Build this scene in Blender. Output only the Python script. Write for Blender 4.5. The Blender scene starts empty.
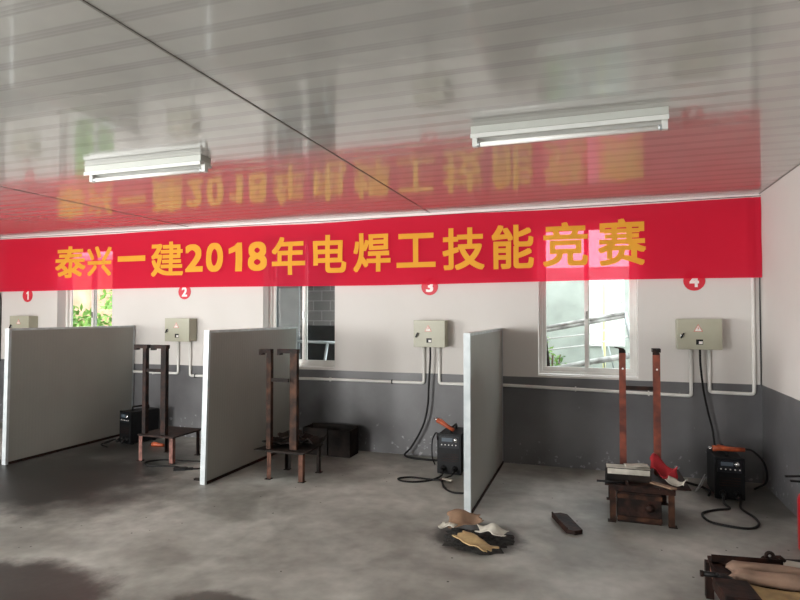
import bpy, bmesh, math, random
from mathutils import Vector, Matrix, noise
random.seed(7)
SC = bpy.context.scene
COL = SC.collection
PI = math.pi

# ------------------------------------------------------------------ helpers
def lin(c):
    if isinstance(c, str):
        c = [int(c[i:i+2], 16)/255 for i in (0, 2, 4)]
        c = [x/12.92 if x <= .04045 else ((x+.055)/1.055)**2.4 for x in c]
    return (c[0], c[1], c[2], 1)

def nt(name):
    m = bpy.data.materials.new(name); m.use_nodes = True
    n = m.node_tree.nodes; l = m.node_tree.links
    return m, n, l, n['Principled BSDF']

def mat(name, col, rough=.6, metal=0, col2=None, scale=8, lo=.35, hi=.65, bump=0, bscale=None, spec=.5, detail=6, stretch=None, coat=0):
    m, n, l, b = nt(name)
    b.inputs['Base Color'].default_value = lin(col)
    b.inputs['Roughness'].default_value = rough
    b.inputs['Metallic'].default_value = metal
    b.inputs['Specular IOR Level'].default_value = spec
    b.inputs['Coat Weight'].default_value = coat
    tc = n.new('ShaderNodeTexCoord'); mp = n.new('ShaderNodeMapping')
    l.new(tc.outputs['Object'], mp.inputs['Vector'])
    if stretch: mp.inputs['Scale'].default_value = stretch
    if col2:
        t = n.new('ShaderNodeTexNoise'); t.inputs['Scale'].default_value = scale; t.inputs['Detail'].default_value = detail
        l.new(mp.outputs[0], t.inputs['Vector'])
        r = n.new('ShaderNodeValToRGB'); r.color_ramp.elements[0].position = lo; r.color_ramp.elements[1].position = hi
        r.color_ramp.elements[0].color = lin(col); r.color_ramp.elements[1].color = lin(col2)
        l.new(t.outputs[0], r.inputs[0]); l.new(r.outputs[0], b.inputs['Base Color'])
    if bump:
        t2 = n.new('ShaderNodeTexNoise'); t2.inputs['Scale'].default_value = bscale or scale*2; t2.inputs['Detail'].default_value = 5
        l.new(mp.outputs[0], t2.inputs['Vector'])
        bp = n.new('ShaderNodeBump'); bp.inputs['Strength'].default_value = bump; bp.inputs['Distance'].default_value = .01
        l.new(t2.outputs[0], bp.inputs['Height']); l.new(bp.outputs[0], b.inputs['Normal'])
    return m

class MB:
    def __init__(s): s.bm = bmesh.new()
    def box(s, x0, x1, y0, y1, z0, z1, M=None, mi=0):
        vs = [s.bm.verts.new(Vector(p)) for p in ((x0,y0,z0),(x1,y0,z0),(x1,y1,z0),(x0,y1,z0),(x0,y0,z1),(x1,y0,z1),(x1,y1,z1),(x0,y1,z1))]
        if M: 
            for v in vs: v.co = M @ v.co
        for f in ((0,3,2,1),(4,5,6,7),(0,1,5,4),(1,2,6,5),(2,3,7,6),(3,0,4,7)):
            fc = s.bm.faces.new([vs[i] for i in f]); fc.material_index = mi
        return s
    def prism(s, pts, M, h, mi=0):            # polygon in local xy extruded along local z by h, matrix M
        a = [s.bm.verts.new(M @ Vector((p[0], p[1], 0))) for p in pts]
        b = [s.bm.verts.new(M @ Vector((p[0], p[1], h))) for p in pts]
        k = len(pts)
        for f in ([a[i] for i in range(k)][::-1], b):
            fc = s.bm.faces.new(f); fc.material_index = mi
        for i in range(k):
            fc = s.bm.faces.new((a[i], a[(i+1)%k], b[(i+1)%k], b[i])); fc.material_index = mi
        return s
    def tube(s, pts, r, seg=8, smooth=True, cap=True, r2=None):
        pts = [Vector(p) for p in pts]; rings = []
        up = Vector((0, 0, 1))
        d0 = (pts[1]-pts[0]).normalized()
        if abs(d0.dot(up)) > .95: up = Vector((1, 0, 0))
        nrm = d0.cross(up).normalized()
        for i, p in enumerate(pts):
            d = (pts[min(i+1, len(pts)-1)]-pts[max(i-1, 0)]).normalized()
            nrm = (nrm - d*nrm.dot(d)).normalized(); bn = d.cross(nrm)
            rr = r if r2 is None else r+(r2-r)*i/(len(pts)-1)
            rings.append([s.bm.verts.new(p+(nrm*math.cos(2*PI*k/seg)+bn*math.sin(2*PI*k/seg))*rr) for k in range(seg)])
        for a, b in zip(rings, rings[1:]):
            for k in range(seg):
                f = s.bm.faces.new((a[k], b[k], b[(k+1)%seg], a[(k+1)%seg])); f.smooth = smooth
        if cap:
            s.bm.faces.new(rings[0]); s.bm.faces.new(rings[-1][::-1])
        return s
    def lathe(s, prof, M=None, seg=20):        # (r, z) profile about local z
        M = M or Matrix(); rings = []
        for r, z in prof:
            rings.append([s.bm.verts.new(M @ Vector((max(r, 1e-4)*math.cos(2*PI*k/seg), max(r, 1e-4)*math.sin(2*PI*k/seg), z))) for k in range(seg)])
        for a, b in zip(rings, rings[1:]):
            for k in range(seg):
                f = s.bm.faces.new((a[k], a[(k+1)%seg], b[(k+1)%seg], b[k])); f.smooth = True
        s.bm.faces.new(rings[0][::-1]); s.bm.faces.new(rings[-1])
        return s
    def sheet(s, nx, ny, fn, th=.004):          # solid crumpled sheet; fn(u,v)->(x,y,z)
        g = {}
        for k in (0, 1):
            for i in range(nx+1):
                for j in range(ny+1):
                    p = Vector(fn(i/nx, j/ny)); p.z += k*th; g[i, j, k] = s.bm.verts.new(p)
        for i in range(nx):
            for j in range(ny):
                f = s.bm.faces.new((g[i,j,1], g[i+1,j,1], g[i+1,j+1,1], g[i,j+1,1])); f.smooth = True
                f = s.bm.faces.new((g[i,j,0], g[i,j+1,0], g[i+1,j+1,0], g[i+1,j,0])); f.smooth = True
        for i in range(nx):
            s.bm.faces.new((g[i,0,0], g[i+1,0,0], g[i+1,0,1], g[i,0,1])); s.bm.faces.new((g[i,ny,0], g[i,ny,1], g[i+1,ny,1], g[i+1,ny,0]))
        for j in range(ny):
            s.bm.faces.new((g[0,j,0], g[0,j,1], g[0,j+1,1], g[0,j+1,0])); s.bm.faces.new((g[nx,j,0], g[nx,j+1,0], g[nx,j+1,1], g[nx,j,1]))
        return s
    def build(s, name, m, parent=None, bevel=0, loc=None):
        me = bpy.data.meshes.new(name)
        bmesh.ops.recalc_face_normals(s.bm, faces=s.bm.faces)
        s.bm.to_mesh(me); s.bm.free()
        for mm in (m if isinstance(m, (list, tuple)) else [m]): me.materials.append(mm)
        o = bpy.data.objects.new(name, me); COL.objects.link(o)
        if parent: o.parent = parent
        if bevel:
            b = o.modifiers.new('bevel', 'BEVEL'); b.width = bevel; b.segments = 2; b.limit_method = 'ANGLE'
        return o

def tag(o, label=None, cat=None, group=None, kind=None):
    if label: o['label'] = label
    if cat: o['category'] = cat
    if group: o['group'] = group
    if kind: o['kind'] = kind
    return o
def thing(name, label, cat, loc=(0,0,0), rz=0, group=None):
    o = bpy.data.objects.new(name, None); COL.objects.link(o)
    o.location = loc; o.rotation_euler = (0, 0, rz); o.empty_display_size = .1
    return tag(o, label, cat, group)
def copy_tree(o, parent=None):
    kids = [c for c in COL.objects if c.parent == o]
    c = o.copy(); COL.objects.link(c)
    if parent: c.parent = parent
    for k in kids: copy_tree(k, c)
    return c
def struct(o): o['kind'] = 'structure'; return o
def T(x, y, z, rx=0, ry=0, rz=0):
    return Matrix.Translation((x, y, z)) @ Matrix.Rotation(rz, 4, 'Z') @ Matrix.Rotation(ry, 4, 'Y') @ Matrix.Rotation(rx, 4, 'X')
def spline(pts, n=8):                             # Catmull-Rom
    P = [Vector(p) for p in pts]; P = [2*P[0]-P[1]] + P + [2*P[-1]-P[-2]]; out = []
    for i in range(1, len(P)-2):
        a, b, c, d = P[i-1:i+3]
        for k in range(n):
            t = k/n
            out.append(.5*((2*b)+(c-a)*t+(2*a-5*b+4*c-d)*t*t+(3*b-a-3*c+d)*t**3))
    out.append(P[-2]); return out
def elbow(pts, r=.03, n=5):                       # polyline with rounded corners
    P = [Vector(p) for p in pts]; out = [P[0]]
    for a, b, c in zip(P, P[1:], P[2:]):
        d1 = (a-b).normalized(); d2 = (c-b).normalized(); p, q = b+d1*r, b+d2*r
        for k in range(n+1):
            t = k/n; out.append(p*(1-t)**2+b*2*t*(1-t)+q*t*t)
    out.append(P[-1]); return out

# ------------------------------------------------------------------ dimensions
XL, XR, YN, YB, H = -8.44, 1.495, -3.6, 6.33, 2.75
WT = .24
GREY_Z = .93

# ------------------------------------------------------------------ materials
def wall_material():
    m, n, l, b = nt('painted_wall')
    geo = n.new('ShaderNodeNewGeometry'); sep = n.new('ShaderNodeSeparateXYZ'); l.new(geo.outputs['Position'], sep.inputs[0])
    big = n.new('ShaderNodeTexNoise'); big.inputs['Scale'].default_value = 1.6; big.inputs['Detail'].default_value = 6; l.new(geo.outputs['Position'], big.inputs['Vector'])
    fine = n.new('ShaderNodeTexNoise'); fine.inputs['Scale'].default_value = 16; fine.inputs['Detail'].default_value = 8; l.new(geo.outputs['Position'], fine.inputs['Vector'])
    wob = n.new('ShaderNodeMath'); wob.operation = 'MULTIPLY_ADD'; wob.inputs[1].default_value = .012; l.new(big.outputs[0], wob.inputs[0]); l.new(sep.outputs[2], wob.inputs[2])
    lt = n.new('ShaderNodeMath'); lt.operation = 'LESS_THAN'; lt.inputs[1].default_value = GREY_Z+.006; l.new(wob.outputs[0], lt.inputs[0])
    rw = n.new('ShaderNodeValToRGB'); rw.color_ramp.elements[0].color = lin('d2cdc8'); rw.color_ramp.elements[1].color = lin('dedad6'); l.new(big.outputs[0], rw.inputs[0])
    rg = n.new('ShaderNodeValToRGB'); rg.color_ramp.elements[0].position = .3; rg.color_ramp.elements[1].position = .7
    rg.color_ramp.elements[0].color = lin('59585a'); rg.color_ramp.elements[1].color = lin('747476'); l.new(big.outputs[0], rg.inputs[0])
    # salt bloom low on the wall
    hi = n.new('ShaderNodeMapRange'); hi.inputs['From Min'].default_value = .0; hi.inputs['From Max'].default_value = .5; hi.inputs['To Min'].default_value = .125; hi.inputs['To Max'].default_value = -.03
    l.new(sep.outputs[2], hi.inputs['Value'])
    ad = n.new('ShaderNodeMath'); ad.operation = 'ADD'; l.new(fine.outputs[0], ad.inputs[0]); l.new(hi.outputs[0], ad.inputs[1])
    rs = n.new('ShaderNodeValToRGB'); rs.color_ramp.elements[0].position = .70; rs.color_ramp.elements[1].position = .77; rs.color_ramp.elements[1].color = (.55,.55,.55,1); l.new(ad.outputs[0], rs.inputs[0])
    mg = n.new('ShaderNodeMix'); mg.data_type = 'RGBA'; l.new(rs.outputs[0], mg.inputs['Factor']); l.new(rg.outputs[0], mg.inputs['A']); mg.inputs['B'].default_value = lin('b9babd')
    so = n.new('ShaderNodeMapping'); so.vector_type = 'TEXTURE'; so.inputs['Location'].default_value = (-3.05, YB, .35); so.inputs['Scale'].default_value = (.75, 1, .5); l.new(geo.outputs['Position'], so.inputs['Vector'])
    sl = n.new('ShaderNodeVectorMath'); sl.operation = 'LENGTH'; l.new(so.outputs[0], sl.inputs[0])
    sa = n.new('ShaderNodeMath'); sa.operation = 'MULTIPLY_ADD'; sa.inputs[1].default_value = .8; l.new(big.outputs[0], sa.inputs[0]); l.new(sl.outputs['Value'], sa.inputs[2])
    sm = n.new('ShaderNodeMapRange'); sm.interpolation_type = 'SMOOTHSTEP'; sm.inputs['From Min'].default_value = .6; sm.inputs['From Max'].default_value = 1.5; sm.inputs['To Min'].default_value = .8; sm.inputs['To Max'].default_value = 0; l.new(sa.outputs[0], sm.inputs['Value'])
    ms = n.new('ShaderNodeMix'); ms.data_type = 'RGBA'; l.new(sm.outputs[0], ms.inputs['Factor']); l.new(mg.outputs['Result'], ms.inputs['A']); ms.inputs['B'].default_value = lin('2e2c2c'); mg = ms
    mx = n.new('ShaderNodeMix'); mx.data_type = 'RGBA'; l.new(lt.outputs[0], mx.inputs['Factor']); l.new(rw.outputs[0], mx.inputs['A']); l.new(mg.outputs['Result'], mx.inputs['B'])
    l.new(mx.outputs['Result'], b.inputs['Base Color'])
    rr = n.new('ShaderNodeMapRange'); rr.inputs['To Min'].default_value = .75; rr.inputs['To Max'].default_value = .42; l.new(lt.outputs[0], rr.inputs['Value']); l.new(rr.outputs[0], b.inputs['Roughness'])
    bp = n.new('ShaderNodeBump'); bp.inputs['Strength'].default_value = .25; bp.inputs['Distance'].default_value = .004; l.new(fine.outputs[0], bp.inputs['Height']); l.new(bp.outputs[0], b.inputs['Normal'])
    return m

def floor_material():
    m, n, l, b = nt('concrete_floor')
    geo = n.new('ShaderNodeNewGeometry')
    def noi(s, d=8, dist=0):
        t = n.new('ShaderNodeTexNoise'); t.inputs['Scale'].default_value = s; t.inputs['Detail'].default_value = d; t.inputs['Distortion'].default_value = dist
        l.new(geo.outputs['Position'], t.inputs['Vector']); return t.outputs[0]
    r1 = n.new('ShaderNodeValToRGB'); r1.color_ramp.elements[0].position = .36; r1.color_ramp.elements[1].position = .64
    r1.color_ramp.elements[0].color = lin('8a8983'); r1.color_ramp.elements[1].color = lin('bfbeb8'); l.new(noi(1.3, 9, .4), r1.inputs[0])
    r2 = n.new('ShaderNodeValToRGB'); r2.color_ramp.elements[0].position = .3; r2.color_ramp.elements[1].position = .7
    r2.color_ramp.elements[0].color = (.82,.82,.82,1); r2.color_ramp.elements[1].color = (1.05,1.05,1.05,1); l.new(noi(9, 8), r2.inputs[0])
    mu = n.new('ShaderNodeMix'); mu.data_type = 'RGBA'; mu.blend_type = 'MULTIPLY'; mu.inputs['Factor'].default_value = 1
    l.new(r1.outputs[0], mu.inputs['A']); l.new(r2.outputs[0], mu.inputs['B'])
    # ragged damp / oily stains; those at left also paint in partition shade
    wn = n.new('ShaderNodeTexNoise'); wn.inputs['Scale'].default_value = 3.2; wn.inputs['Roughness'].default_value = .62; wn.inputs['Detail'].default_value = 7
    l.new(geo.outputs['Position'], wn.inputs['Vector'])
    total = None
    for (cx, cy, rx, ry, soft, s) in STAINS_SHADE:
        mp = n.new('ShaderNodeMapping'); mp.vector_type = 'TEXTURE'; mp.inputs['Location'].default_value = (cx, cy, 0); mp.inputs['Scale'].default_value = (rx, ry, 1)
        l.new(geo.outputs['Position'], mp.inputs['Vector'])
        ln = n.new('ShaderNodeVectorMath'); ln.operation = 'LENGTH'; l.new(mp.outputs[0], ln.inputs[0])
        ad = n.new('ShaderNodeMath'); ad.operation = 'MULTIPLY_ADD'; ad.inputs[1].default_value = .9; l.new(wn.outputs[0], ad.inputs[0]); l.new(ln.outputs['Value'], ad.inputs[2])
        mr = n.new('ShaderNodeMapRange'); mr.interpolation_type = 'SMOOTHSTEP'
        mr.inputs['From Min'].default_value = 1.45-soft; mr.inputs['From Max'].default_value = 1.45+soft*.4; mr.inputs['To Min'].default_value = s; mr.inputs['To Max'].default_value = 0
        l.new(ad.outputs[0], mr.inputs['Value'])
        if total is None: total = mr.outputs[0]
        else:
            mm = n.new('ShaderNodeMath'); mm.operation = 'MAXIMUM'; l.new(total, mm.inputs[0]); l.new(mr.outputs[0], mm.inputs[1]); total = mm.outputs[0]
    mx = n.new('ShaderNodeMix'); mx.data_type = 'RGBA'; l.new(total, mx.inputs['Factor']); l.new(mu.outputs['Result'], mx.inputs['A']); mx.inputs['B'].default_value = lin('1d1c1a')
    # specks of slag
    sp = n.new('ShaderNodeTexVoronoi'); sp.inputs['Scale'].default_value = 6; l.new(geo.outputs['Position'], sp.inputs['Vector'])
    sr = n.new('ShaderNodeMath'); sr.operation = 'LESS_THAN'; sr.inputs[1].default_value = .045; l.new(sp.outputs['Distance'], sr.inputs[0])
    m3 = n.new('ShaderNodeMix'); m3.data_type = 'RGBA'; l.new(sr.outputs[0], m3.inputs['Factor']); l.new(mx.outputs['Result'], m3.inputs['A']); m3.inputs['B'].default_value = lin('35302c')
    l.new(m3.outputs['Result'], b.inputs['Base Color'])
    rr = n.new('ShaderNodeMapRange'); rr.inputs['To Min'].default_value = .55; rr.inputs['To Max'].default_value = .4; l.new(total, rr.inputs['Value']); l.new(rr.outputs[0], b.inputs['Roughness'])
    bp = n.new('ShaderNodeBump'); bp.inputs['Strength'].default_value = .2; bp.inputs['Distance'].default_value = .004; l.new(noi(22, 6), bp.inputs['Height']); l.new(bp.outputs[0], b.inputs['Normal'])
    return m

STAINS_SHADE = [(-5.1, 4.35, 1.75, 1.5, .6, .97), (-3.25, 2.5, .78, .42, .35, .92), (-1.95, 2.68, .36, .22, .2, .75), (-5.3, 5.4, 1.3, .95, .8, .92),
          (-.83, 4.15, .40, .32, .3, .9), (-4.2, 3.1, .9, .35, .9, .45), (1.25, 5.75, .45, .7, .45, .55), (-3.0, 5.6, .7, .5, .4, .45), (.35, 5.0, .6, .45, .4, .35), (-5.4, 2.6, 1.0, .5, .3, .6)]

def fabric_material(name, col, transp, trans):
    m, n, l, b = nt(name)
    b.inputs['Base Color'].default_value = lin(col); b.inputs['Roughness'].default_value = .75; b.inputs['Specular IOR Level'].default_value = .2
    out = n['Material Output']
    tl = n.new('ShaderNodeBsdfTranslucent'); tl.inputs[0].default_value = lin(col)
    tp = n.new('ShaderNodeBsdfTransparent'); c = lin(col)
    tp.inputs[0].default_value = (1, .36, .46, 1) if transp > .1 else (1, .75, .5, 1)
    a = n.new('ShaderNodeMixShader'); a.inputs[0].default_value = trans
    l.new(b.outputs[0], a.inputs[1]); l.new(tl.outputs[0], a.inputs[2])
    e = n.new('ShaderNodeMixShader'); e.inputs[0].default_value = transp
    l.new(a.outputs[0], e.inputs[1]); l.new(tp.outputs[0], e.inputs[2]); l.new(e.outputs[0], out.inputs[0])
    return m

def glass_material():
    m, n, l, b = nt('window_glass')
    out = n['Material Output']; n.remove(b)
    tp = n.new('ShaderNodeBsdfTransparent'); tp.inputs[0].default_value = (.93,.95,.94,1)
    g = n.new('ShaderNodeBsdfGlossy'); g.inputs['Roughness'].default_value = .03
    lw = n.new('ShaderNodeLayerWeight'); pw = n.new('ShaderNodeMath'); pw.operation = 'POWER'; pw.inputs[1].default_value = 5; l.new(lw.outputs['Facing'], pw.inputs[0])
    fr = n.new('ShaderNodeMath'); fr.operation = 'MULTIPLY_ADD'; fr.inputs[1].default_value = .9; fr.inputs[2].default_value = .04; l.new(pw.outputs[0], fr.inputs[0])
    mx = n.new('ShaderNodeMixShader'); l.new(fr.outputs[0], mx.inputs[0]); l.new(tp.outputs[0], mx.inputs[1]); l.new(g.outputs[0], mx.inputs[2]); l.new(mx.outputs[0], out.inputs[0])
    return m

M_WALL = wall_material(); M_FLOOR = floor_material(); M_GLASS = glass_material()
M_CEIL = mat('ceiling_sheet', 'b9b7b2', .10, 0, col2='c1bfba', scale=3, spec=.75, coat=.5)
M_CEIL.node_tree.nodes['Principled BSDF'].inputs['Coat Roughness'].default_value = .04
def band_ceiling():  # groove shading painted into the sheet colour as darker bands
    nn = M_CEIL.node_tree.nodes; l = M_CEIL.node_tree.links; b = nn['Principled BSDF']; src = b.inputs['Base Color'].links[0].from_socket
    g = nn.new('ShaderNodeNewGeometry'); sp = nn.new('ShaderNodeSeparateXYZ'); l.new(g.outputs['Position'], sp.inputs[0])
    a = nn.new('ShaderNodeMath'); a.operation = 'MULTIPLY_ADD'; a.inputs[1].default_value = 1/.18; a.inputs[2].default_value = -YN/.18; l.new(sp.outputs[1], a.inputs[0])
    f = nn.new('ShaderNodeMath'); f.operation = 'FRACT'; l.new(a.outputs[0], f.inputs[0])
    r = nn.new('ShaderNodeValToRGB'); r.color_ramp.interpolation = 'LINEAR'; e = r.color_ramp.elements
    e[0].position = .62; e[0].color = (1, 1, 1, 1); e[1].position = 1; e[1].color = (1, 1, 1, 1)
    for p, v in ((.655, .86), (.70, .85), (.74, .88), (.78, .85), (.83, .85), (.87, .88), (.91, .85), (.96, .86)):
        q = e.new(p); q.color = (v, v, v, 1)
    l.new(f.outputs[0], r.inputs[0])
    m = nn.new('ShaderNodeMix'); m.data_type = 'RGBA'; m.blend_type = 'MULTIPLY'; m.inputs['Factor'].default_value = 1
    l.new(src, m.inputs['A']); l.new(r.outputs[0], m.inputs['B']); l.new(m.outputs['Result'], b.inputs['Base Color'])
band_ceiling()
M_SEAM = mat('ceiling_joint', '76736e', .5)
M_TRIM = mat('white_trim', 'f0eeeb', .5)
M_PVC = mat('white_pvc', 'ecebe7', .35, col2='e2e0da', scale=5)
M_ALU = mat('aluminium', 'c6cbcd', .38, .55, col2='b2b8ba', scale=12)
M_EDGE = mat('white_edge_channel', 'c9cfd1', .35, .2, col2='b4bcbf', scale=9)
M_REDF = fabric_material('banner_cloth', 'ee2648', .24, .42)
M_LET = fabric_material('banner_ink', 'ffc348', .05, .32)
M_RED = mat('red_sticker', 'd22a3c', .5)
M_WHITE = mat('white_sticker', 'f2eeea', .5)
M_BOX = mat('beige_enamel', 'b3b19e', .4, col2='aaa894', scale=4)
M_DARK = mat('black_plastic', '08090b', .45, col2='101114', scale=20, spec=.25)
M_BLK = mat('black_rubber', '0d0c0d', .55, spec=.3)
M_PANEL = mat('grey_panel_face', '0d1219', .3)
M_CHROME = mat('chrome', 'c9c9c9', .2, 1)
M_ORG = mat('orange_plastic', 'b4532a', .5, col2='8a3a1c', scale=30)
M_RUSTD = mat('dark_rusty_steel', '150e0c', .6, 0, spec=.2, col2='3c241c', scale=14, lo=.4, hi=.75, bump=.3)
M_RUSTK = mat('brown_rusty_steel', '20140f', .6, 0, spec=.2, col2='5a3a29', scale=10, lo=.4, hi=.75, bump=.3)
M_RUSTG2 = mat('worn_rusty_leg', '35221b', .65, 0, spec=.2, col2='6b493b', scale=12, bump=.3)
M_RUSTM = mat('rusty_steel', '55382c', .65, .1, col2='83523e', scale=10, bump=.3)
M_RUSTR = mat('red_brown_rusty_steel', '4c231a', .65, .05, col2='8d4733', scale=9, bump=.3)
M_PINK = mat('primer_painted_steel', '875a50', .7, 0, col2='54352d', scale=14)
M_SOOT = mat('sooty_steel', '0f0d0c', .7, 0, spec=.2, col2='29211d', scale=9, bump=.4)
M_CARD = mat('cardboard', '96785f', .8, col2='7c6350', scale=9, bump=.2)
M_PLY = mat('pale_cardboard', 'b79c6e', .75, col2='8f7652', scale=11, lo=.4, hi=.7, bump=.15)
M_PAPER = mat('dirty_white_paper', 'c9c4b8', .8, col2='9c968a', scale=7, bump=.3)
M_BARK = mat('tan_leather', '7d6657', .8, col2='9a7d6a', scale=7, bump=.4)
M_REDC = mat('red_cloth', 'a81d26', .8, col2='8c1720', scale=12, bump=.4)
M_ASH = mat('black_ash', '0f0e0d', .95, col2='33312e', scale=30, bump=.8)
M_EXT = mat('extinguisher_red', 'b01020', .3)
M_REFL = mat('white_enamel', 'd8dad6', .35)
M_REFD = mat('grey_white_enamel', 'b9bcb6', .4)
M_TUBE = mat('lamp_glass', 'f4f4f0', .15)

# ------------------------------------------------------------------ room shell
WINS = [(-7.33, -6.33), (-3.937, -2.951), (-.579, .409)]
WZ0, WZ1 = .95, 2.57
def wall_with_holes(name, m, a0, a1, z1, holes, place):   # holes (a0,a1,z0,z1); place(a,z,d)->xyz
    b = MB(); xs = sorted({a0, a1, *[h[0] for h in holes], *[h[1] for h in holes]}); zs = sorted({0, z1, *[h[2] for h in holes], *[h[3] for h in holes]})
    for xa, xb in zip(xs, xs[1:]):
        for za, zb in zip(zs, zs[1:]):
            mx, mz = (xa+xb)/2, (za+zb)/2
            if any(h[0] < mx < h[1] and h[2] < mz < h[3] for h in holes): continue
            p = [place(xa, za, 0), place(xb, zb, 1)]
            lo = [min(q) for q in zip(*p)]; hi = [max(q) for q in zip(*p)]
            b.box(lo[0], hi[0], lo[1], hi[1], lo[2], hi[2])
    bmesh.ops.remove_doubles(b.bm, verts=b.bm.verts, dist=1e-5)
    dup = [f for f in b.bm.faces if 0]
    seen = {}
    for f in list(b.bm.faces):
        k = tuple(sorted(v.index for v in f.verts)); 
    b.bm.verts.index_update()
    for f in list(b.bm.faces):
        k = tuple(sorted(v.index for v in f.verts)); seen.setdefault(k, []).append(f)
    kill = [f for fs in seen.values() if len(fs) > 1 for f in fs]
    bmesh.ops.delete(b.bm, geom=kill, context='FACES_ONLY')
    return struct(b.build(name, m))
wall_with_holes('wall_back', M_WALL, XL-WT, XR+WT, H+.1, [(a, b, WZ0, WZ1) for a, b in WINS], lambda a, z, d: (a, YB+WT*d, z))
NEAR = [(-4.0, -2.9, .95, 2.4), (-7.0, -5.0, 0, 2.4)]
wall_with_holes('wall_near', M_WALL, XL-WT, XR+WT, H+.1, NEAR, lambda a, z, d: (a, YN-WT*d, z))
LEFTW = [(-1.4, 1.4, .9, 2.4)]
wall_with_holes('wall_left', M_WALL, YN, YB, H+.1, LEFTW, lambda a, z, d: (XL-WT*d, a, z))
struct(MB().box(XR, XR+WT, YN, YB, 0, H+.1).build('wall_right', M_WALL))
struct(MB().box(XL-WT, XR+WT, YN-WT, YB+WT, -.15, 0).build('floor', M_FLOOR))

# ceiling: ribbed glossy sandwich sheets, ribs run along x, joints along y
RB = .00016
prof = [(YN-.1, H)]
y = YN
while y < YB+.05:
    for dy, dz in ((.118, 0), (.124, RB), (.134, RB), (.140, -.00004), (.146, RB), (.156, RB), (.162, -.00004), (.168, RB), (.174, RB), (.18, 0)):
        prof.append((y+dy, H+dz))
    y += .18
prof = [p for p in prof if p[0] < YB+.1]
b = MB(); prev = None
for (py, pz) in prof:
    cur = [b.bm.verts.new((x, py, pz)) for x in (XL-.1, XR+.1)]
    if prev: b.bm.faces.new((prev[0], cur[0], cur[1], prev[1]))
    prev = cur
top = [b.bm.verts.new(v) for v in ((XL-.1, YN-.1, H+.06), (XR+.1, YN-.1, H+.06), (XR+.1, prof[-1][0], H+.06), (XL-.1, prof[-1][0], H+.06))]
b.bm.faces.new(top)
struct(b.build('ceiling', M_CEIL))
for i, x in enumerate((-5.07, -1.772)):
    struct(MB().box(x-.006, x+.006, YN, YB, H-.0035, H+.002).build('trim_%d' % (i+2), M_SEAM))
struct(MB().prism([(0, 0), (-.014, 0), (-.014, -.042), (-.010, -.046), (0, -.046)], Matrix(((0,0,1,XL),(1,0,0,YB),(0,1,0,H),(0,0,0,1))), XR-XL).build('trim_1', M_TRIM))
struct(MB().box(XR-.004, XR, YN, YB, H-.006, H).build('trim_4', M_SEAM))

# ------------------------------------------------------------------ windows
def window(idx, x0, x1, y, z0, z1, open_left=False, handle=True):
    w = MB(); f = .034
    w.box(x0, x1, y, y+.07, z0, z0+f).box(x0, x1, y, y+.07, z1-f, z1).box(x0, x0+f, y, y+.07, z0+f, z1-f).box(x1-f, x1, y, y+.07, z0+f, z1-f)
    fr = struct(w.build('window_%d' % idx, M_PVC, bevel=.003))
    xm = (x0+x1)/2; s = .038
    for k, (a, bb, yy) in enumerate(((x0+f, xm+.025, y+.038), (xm-.025, x1-f, y+.008))):
        w = MB()
        w.box(a, bb, yy, yy+.028, z0+f, z0+f+s+.01).box(a, bb, yy, yy+.028, z1-f-s, z1-f)
        w.box(a, a+s, yy, yy+.028, z0+f+s+.01, z1-f-s).box(bb-s, bb, yy, yy+.028, z0+f+s+.01, z1-f-s)
        sash = w.build('sash', M_PVC, fr, bevel=.003)
        MB().box(a+s-.004, bb-s+.004, yy+.012, yy+.016, z0+f+s+.006, z1-f-s+.004).build('pane', M_GLASS, sash)
    MB().box(xm-.012, xm+.006, y-.004, y+.008, 1.55, 1.63).build('latch', M_CHROME, fr)
    MB().box(x0, x1, y-.10, y, z0-.0, z0+.012).build('sill', M_TRIM, fr)
for i, (a, bb) in enumerate(WINS): window(i+1, a, bb, 6.47, WZ0, WZ1)
# openings behind the camera: simple frames
def opening_frame(name, a0, a1, z0, z1, place, mull=2):
    w = MB(); f = .05
    def bx(p, q, r, s_):
        lo = [min(t) for t in zip(place(p, r, .08), place(q, s_, .15))]; hi = [max(t) for t in zip(place(p, r, .08), place(q, s_, .15))]
        w.box(lo[0], hi[0], lo[1], hi[1], lo[2], hi[2])
    bx(a0, a1, z1-f, z1); bx(a0, a0+f, z0, z1-f); bx(a1-f, a1, z0, z1-f)
    if z0 > .1: bx(a0+f, a1-f, z0, z0+f)
    for k in range(1, mull): 
        c = a0+(a1-a0)*k/mull; bx(c-.025, c+.025, z0+(f if z0 > .1 else 0), z1-f)
    struct(w.build(name, M_PVC))
opening_frame('window_4', *NEAR[0], lambda a, z, d: (a, YN-d, z), 2)
opening_frame('door_1', *NEAR[1], lambda a, z, d: (a, YN-d, z), 1)
opening_frame('window_5', *LEFTW[0], lambda a, z, d: (XL-d, a, z), 2)

# ------------------------------------------------------------------ banner
def wave(x, z):
    t = (z-1.94)/.76
    fold = .006*math.sin(x*2.3+.8)*(1-.5*t)+.004*math.sin(x*7.1+z*3)+.003*math.sin(x*11-z*9)+.0035*math.sin(x*5+z*16+math.sin(x*2)*2)
    e = max(0, 1-abs(x-1.42)/.12)
    fold += .012*math.sin((x-1.3)*60)*e
    return 6.262+fold
def ztop(x):
    return 2.703+.006*math.cos((x+8.4)*1.9)-.010*math.exp(-((x+3.1)/.5)**2)
def zbot(x):
    return 1.941+.008*math.sin(x*1.1+1)
ban = thing('banner', 'long red cloth banner with yellow Chinese letters along the back wall under the ceiling', 'banner', (-3.47, 6.262, 1.94))
b = MB(); nx, ny = 300, 20; g = []
x0b, x1b = XL+.02, XR-.005
for i in range(nx+1):
    x = x0b+(x1b-x0b)*i/nx; col = []
    for j in range(ny+1):
        z = zbot(x)+(ztop(x)-zbot(x))*j/ny
        col.append(b.bm.verts.new((x+3.47, wave(x, z)-6.262, z-1.94)))
    g.append(col)
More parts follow.
